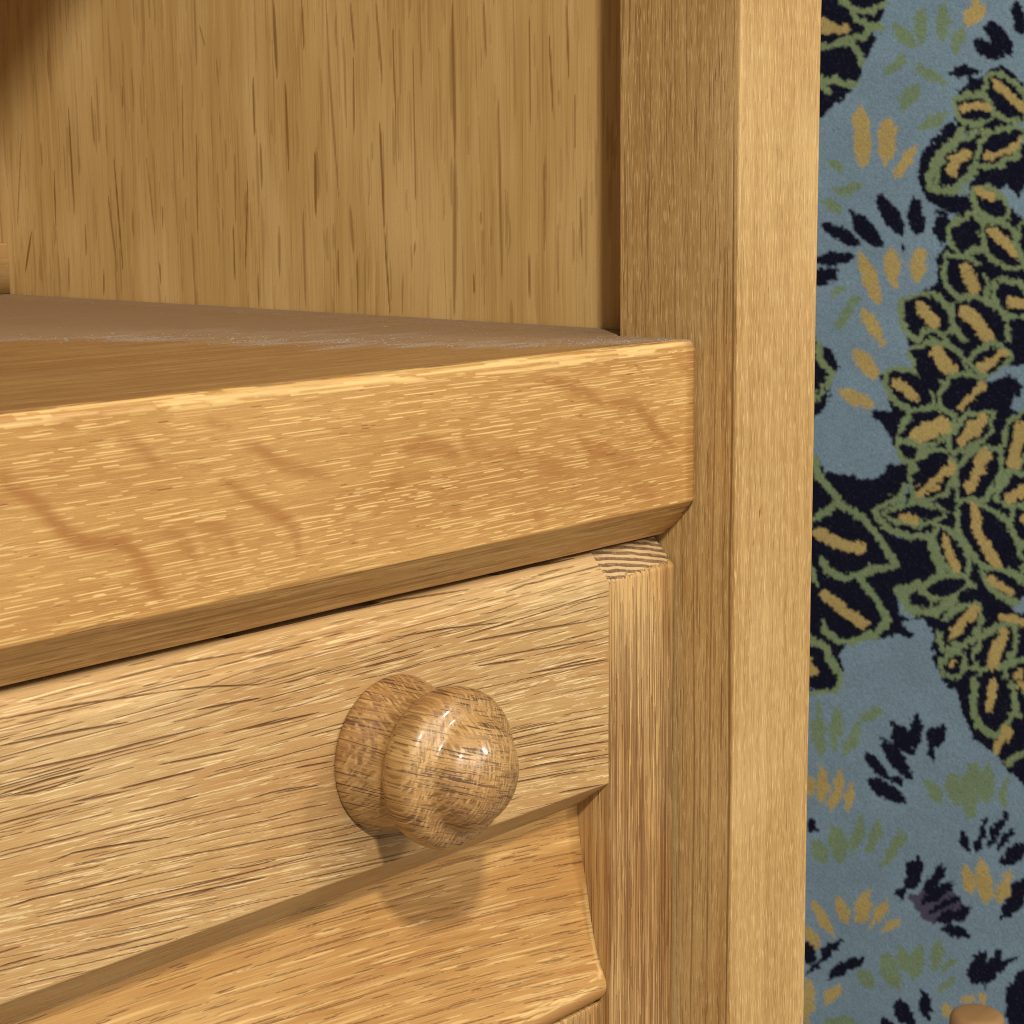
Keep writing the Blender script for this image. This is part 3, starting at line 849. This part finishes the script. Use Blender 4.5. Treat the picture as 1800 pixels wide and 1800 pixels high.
leaf(1, 1070, 830, 1260, 730, 140, (1120, 830, 1210, 770, 52)); leaf(1, 470, 905, 780, 910, 80, (560, 920, 630, 945, 44)); leaf(1, 850, 850, 1180, 1220, 215, (940, 880, 960, 1020, 1050, 1170, 52))
leaf(1, 740, 980, 890, 1230, 105, (780, 1040, 800, 1120, 840, 1195, 44)); leaf(1, 660, 1325, 900, 1265, 85); leaf(1, 580, 1350, 710, 1385, 66); Lp(1, NAVY, 80, [(890, 1350), (1000, 1330)])
leaf(1, 990, 1215, 1220, 1350, 105, (1020, 1250, 1070, 1290, 1120, 1320, 44)); P(1, BLUE, [(1120, 1395), (1200, 1350), (1320, 1350), (1320, 1440), (1150, 1430)])
leaf(1, 770, 1610, 950, 1400, 150, (820, 1560, 880, 1480, 940, 1420, 58)); leaf(1, 960, 1720, 1140, 1510, 150, (1030, 1710, 1060, 1620, 1090, 1540, 60)); leaf(1, 770, 1750, 870, 1660, 80, (825, 1705, 840, 1690, 30))
Lp(1, NAVY, 50, [(710, 1600), (715, 1750)]); Lp(1, NAVY, 60, [(640, 1470), (780, 1500)]); leaf(1, 860, 1810, 960, 1740, 66); leaf(1, 1130, 1830, 1220, 1690, 110, (1150, 1800, 1185, 1750, 42)); Lp(1, GOLD, 40, [(1090, 1460), (1200, 1480)])
leaf(1, 1150, 880, 1320, 1080, 150, (1200, 930, 1280, 1020, 50))
P(1, BLUE, [(560, 1480), (650, 1455), (720, 1540), (715, 1650), (745, 1750), (810, 1840), (240, 1840), (240, 1680), (300, 1600), (440, 1560), (540, 1545), (600, 1575), (640, 1540)])
# lower third
P(2, NAVY, [(40, -40), (215, -40), (212, 32), (40, 36)]); Lp(2, GREEN, 34, [(232, -20), (212, 45), (60, 55)])
P(2, NAVY, [(830, -20), (1320, -20), (1320, 560), (1200, 535), (1110, 460), (1060, 390), (1000, 340), (930, 290), (890, 190), (845, 60)])
for w, pts in ((46, [(935, 0), (930, 150), (960, 230), (1030, 275), (1110, 240), (1140, 170)]), (42, [(1130, 0), (1150, 110), (1180, 180)]), (42, [(1240, 330), (1110, 420)]), (40, [(1210, 60), (1260, 200), (1240, 330)])):
    Lp(2, GREEN, w, pts)
Lp(2, GOLD, 42, [(1030, -10), (1010, 140)]); Lp(2, GOLD, 46, [(1110, 250), (1050, 355)]); Lp(2, GOLD, 46, [(1180, 10), (1240, 40)])
petals(2, PETAL, '110,95,120,380,74 220,115,195,385,58 445,115,330,215,54 335,200,245,405,60 670,500,770,635,72 815,465,855,655,94 935,395,905,720,104 1010,420,1000,640,86 1115,490,1075,665,48 205,735,230,960,98 85,815,150,955,82 350,685,285,910,64 445,720,375,910,70 575,785,425,985,74 455,1415,535,1620,100 530,1390,605,1540,70 645,1365,615,1580,80 755,1355,705,1515,70 850,1440,760,1530,42 840,1550,740,1630,46 325,1505,405,1615,70 130,1785,310,1790,60')
petals(2, GOLD, '130,425,130,640,64 245,445,170,695,56 295,520,255,675,54 65,480,75,610,48 80,1145,190,1335,58 215,1115,265,1275,72 380,1075,312,1275,72 490,1145,370,1295,60 540,1230,445,1320,42 40,1275,125,1410,58 60,1540,50,1800,70 235,1590,145,1700,58 885,955,915,1115,70 965,915,1000,1165,84 1130,985,1055,1165,78 885,1640,905,1690,70 965,1640,995,1690,60 785,1690,805,1770,60')
shapes.append(('leaf', PURP, [off(600, 1120, 2), off(900, 1230, 2)], 32, 0))
petals(2, NAVY, '510,205,590,375,96 635,155,620,350,74 640,335,590,375,34 770,215,695,350,86 700,330,720,420,42 440,285,610,515,80 350,360,490,515,64 470,495,580,525,42 355,500,585,640,84 860,770,915,895,56 1005,690,945,905,46 1110,675,1005,875,52 1155,770,1050,890,46 1210,840,1080,970,80 1240,1000,1080,1260,90 645,905,575,1095,92 580,1070,535,1150,42 790,960,660,1115,60 835,1050,630,1170,54 860,1120,690,1215,50 925,1185,725,1265,66 760,1295,920,1335,72 60,1360,60,1490,60 240,1345,100,1480,62 130,1460,40,1540,40 365,1445,155,1550,64 990,1400,920,1600,80 1080,1405,985,1615,82 1170,1440,1050,1530,40 1100,1650,1210,1515,66 520,1660,600,1810,92 665,1625,700,1790,70 430,1770,510,1815,60 65,705,80,805,58')
P(2, NAVY, [(1110, 1640), (1160, 1590), (1320, 1500), (1320, 1840), (1110, 1840)])

# rasterise the design once (photo pixel grid), then lay it on the pile through the plane's own coordinates
X0, X1, Y0, Y1, DP = 1395, 1845, -30, 1845, 1.5
gx_ = np.arange(X0, X1, DP); gy_ = np.arange(Y0, Y1, DP)
GX, GY = np.meshgrid(gx_, gy_)
# tufts make every outline ragged
jn = rng.normal(size=(2,) + GX.shape)


def blur(a, n):
    ker = np.ones(n) / n
    a = np.apply_along_axis(lambda v: np.convolve(np.pad(v, n // 2, 'wrap'), ker, 'valid')[:a.shape[1]], 1, a)
    return np.apply_along_axis(lambda v: np.convolve(np.pad(v, n // 2, 'wrap'), ker, 'valid')[:a.shape[0]], 0, a)


j1 = np.stack([blur(blur(jn[0], 3), 3), blur(blur(jn[1], 3), 3)]); j1 *= 1.8 / j1.std()
j2 = np.stack([blur(blur(jn[1], 9), 9), blur(blur(jn[0], 9), 9)]); j2 *= 1.7 / j2.std()
PX = GX + j1[0] + j2[0]; PY = GY + j1[1] + j2[1]
canvas = np.zeros(GX.shape, np.int8)


def bbox(pts, pad):
    a = np.array(pts)
    x0, y0 = a.min(0) - pad; x1, y1 = a.max(0) + pad
    i0 = max(0, int((y0 - Y0) / DP)); i1 = min(canvas.shape[0], int((y1 - Y0) / DP) + 1)
    k0 = max(0, int((x0 - X0) / DP)); k1 = min(canvas.shape[1], int((x1 - X0) / DP) + 1)
    return slice(i0, max(i0, i1)), slice(k0, max(k0, k1))


for sh in shapes:
    pts = sh[2]
    sl = bbox(pts, (sh[3] if len(sh) > 3 else 0) + 14)
    x, y = PX[sl], PY[sl]
    if x.size == 0: continue
    if sh[0] == 'poly':
        ins = np.zeros(x.shape, bool)
        for (xa, ya), (xb, yb_) in zip(pts, pts[1:] + pts[:1]):
            c = ((ya > y) != (yb_ > y)) & (x < (xb - xa) * (y - ya) / (yb_ - ya + 1e-9) + xa)
            ins ^= c
    elif sh[0] == 'line':
        ins = np.zeros(x.shape, bool)
        for (xa, ya), (xb, yb_) in zip(pts[:-1], pts[1:]):
            dx, dy = xb - xa, yb_ - ya
            u = np.clip(((x - xa) * dx + (y - ya) * dy) / (dx * dx + dy * dy + 1e-9), 0, 1)
            ins |= np.hypot(x - xa - u * dx, y - ya - u * dy) < sh[3]
    else:
        (xa, ya), (xb, yb_) = pts
        L = math.hypot(xb - xa, yb_ - ya) + 1e-6
        ux, uy = (xb - xa) / L, (yb_ - ya) / L
        mx, my = (xa + xb) / 2, (ya + yb_) / 2
        a = (x - mx) * ux + (y - my) * uy; b = -(x - mx) * uy + (y - my) * ux
        hl = L / 2 + sh[4]
        t = np.clip(np.abs(a) / hl, 0, 1)
        ins = (np.abs(b) < sh[3] * (1 - t ** 2.4)) & (np.abs(a) < hl)
    canvas[sl][ins] = sh[1]

yy, zz = carpet_cols()
YY, ZZ = np.meshgrid(yy, zz)
# photo pixel of every carpet point (a homography of the plane), wrapped so that the design repeats
d = np.stack([np.full(YY.shape, CX), YY, ZZ], -1) - CAM_C
cc = d @ CAM_R
px = 900 + cc[..., 0] * FPX / -cc[..., 2]; py = 900 - cc[..., 1] * FPX / -cc[..., 2]
bad = cc[..., 2] > -50
px[bad] = 0; py[bad] = 0


def mirror(v, lo, hi):
    p = hi - lo
    q_ = np.mod(v - lo, 2 * p)
    return lo + np.where(q_ > p, 2 * p - q_, q_)


dense = (YY > 330) & (YY < 650) & (ZZ > -730) & (ZZ < 215)
# outside the detailed part the repeat is laid in millimetres
rx = mirror(YY, 395, 575); rz = mirror(ZZ, -690, 180)
dd = np.stack([np.full(YY.shape, CX), rx, rz], -1) - CAM_C
c2 = dd @ CAM_R
px2 = 900 + c2[..., 0] * FPX / -c2[..., 2]; py2 = 900 - c2[..., 1] * FPX / -c2[..., 2]
inside = dense & (px > X0 + 2) & (px < X1 - 3) & (py > Y0 + 2) & (py < Y1 - 3)
px = np.where(inside, px, mirror(px2, X0 + 6, X1 - 6)); py = np.where(inside, py, mirror(py2, Y0 + 6, Y1 - 6))
ii = np.clip(((py - Y0) / DP).astype(int), 0, canvas.shape[0] - 1); kk = np.clip(((px - X0) / DP).astype(int), 0, canvas.shape[1] - 1)
code = canvas[ii, kk]
soft = np.stack([blur(COLS[canvas][..., i], 3) for i in range(3)], -1)
col = soft[ii, kk]
tuft = rng.normal(1, .09, YY.shape)[..., None]
slow = (1 + wob(YY * 1.4, ZZ * 1.2, .07, 3.))[..., None]
col = np.clip(col * tuft * slow + rng.random(YY.shape)[..., None] ** 14 * .02, 0, 1)
rgba = np.concatenate([col, np.ones(YY.shape + (1,))], -1)
hx = CX - rng.random(YY.shape) * .22 + (code == NAVY) * .12
hx = np.where(dense, hx, CX)
nv = YY.shape
idx = np.arange(YY.size).reshape(nv)
Q = np.stack([idx[:-1, :-1], idx[1:, :-1], idx[1:, 1:], idx[:-1, 1:]], -1).reshape(-1, 4)
Vc = np.stack([hx, YY, ZZ], -1).reshape(-1, 3)
k = NT('carpet_pile')
ca_ = k.attr('pile')
tc = k.n('ShaderNodeTexCoord')
nz = k.noise(tc.outputs['Object'], 900., 3., .7)
mixn = k.n('ShaderNodeMix', data_type='RGBA', blend_type='MULTIPLY'); mixn.inputs[0].default_value = 1.
k.l(ca_.outputs['Color'], mixn.inputs[6])
cr = k.n('ShaderNodeCombineXYZ'); sc = k.math('ADD', k.math('MULTIPLY', nz, .7), .65)
for i in range(3): k.l(sc, cr.inputs[i])
k.l(cr.outputs[0], mixn.inputs[7])
k.l(mixn.outputs[2], k.b.inputs['Base Color'])
k.b.inputs['Roughness'].default_value = 1.; k.b.inputs['Specular IOR Level'].default_value = .05
k.b.inputs['Sheen Weight'].default_value = .06
k.l(k.bump(nz, .25, .001), k.b.inputs['Normal'])
cme = new_mesh('carpet', Vc, Q, attrs={'pile': rgba.reshape(-1, 4)}, mats=[k.m], smooth=True)
link('carpet', cme, None, 'blue wool carpet with navy, green and gold leaves hanging upright behind the cabinet', 'carpet')

# ------------------------------------------------------------------ small turned post in front of the carpet, lower right
fp = unp((1718, 1780), 0, 590.)
FX, FY, FZ = 590.0, float(fp[1]), float(fp[2])
R0 = 16.3
prof = [(0, .5), (6, .4), (11, .1), (13.2, -.3), (14.6, -1.1), (15.6, -2.4), (R0 - .2, -4.4), (R0, -8), (R0 - .2, -16), (R0 - 1.4, -24), (R0 - 4, -30), (R0 - 5.5, -34), (R0 - 5, -38), (R0 - 3, -42), (R0 - 2, -60), (R0 - 3, -120),
        (R0 - 1, -300), (R0 - 1, FZ * -1 - 850)]
NA = 48
ang = np.arange(NA) * 2 * np.pi / NA
pr = np.array(prof)
pr = np.vstack([[0.3, .5], pr[1:]])
ql = arclen(pr); qq = np.concatenate([np.arange(0, min(ql[-1], 60), 1.2), np.linspace(60, ql[-1], 20)])
r_ = np.interp(qq, ql, pr[:, 0]); z_ = np.interp(qq, ql, pr[:, 1])
V = np.stack([FX + r_[:, None] * np.cos(ang), FY + r_[:, None] * np.sin(ang), FZ + np.repeat(z_[:, None], NA, 1)], -1)
idx = np.arange(len(qq) * NA).reshape(len(qq), NA)
Q = np.stack([idx[:-1], idx[1:], np.roll(idx, -1, 1)[1:], np.roll(idx, -1, 1)[:-1]], -1).reshape(-1, 4)
Vf = V.reshape(-1, 3)
M_TURN = oak('turned_beech', (.30, .165, .066), (.23, .115, .040), (.38, .23, .10), dash_amt=.2, band_amt=.4, bump=.15, rough=.45)
tme = new_mesh('turned_post', Vf, Q, ngons=[idx[0][::-1]], attrs={'grain': np.stack([Vf[:, 0] - FX, Vf[:, 1] - FY, (Vf[:, 2] - FZ) * .1], -1)}, mats=[M_TURN])
link('turned_post', tme, None, 'round flat-topped wooden post end standing against the blue carpet at lower right', 'post')

# ------------------------------------------------------------------ floor under it all
fv = np.array([(-3000, -3000, -850), (3000, -3000, -850), (3000, 3000, -850), (-3000, 3000, -850)], float)
fme = new_mesh('floor', fv, [(0, 1, 2, 3)], mats=[plain('floor_carpet', (.30, .26, .22))], smooth=False)
link('floor', fme, kind='structure')
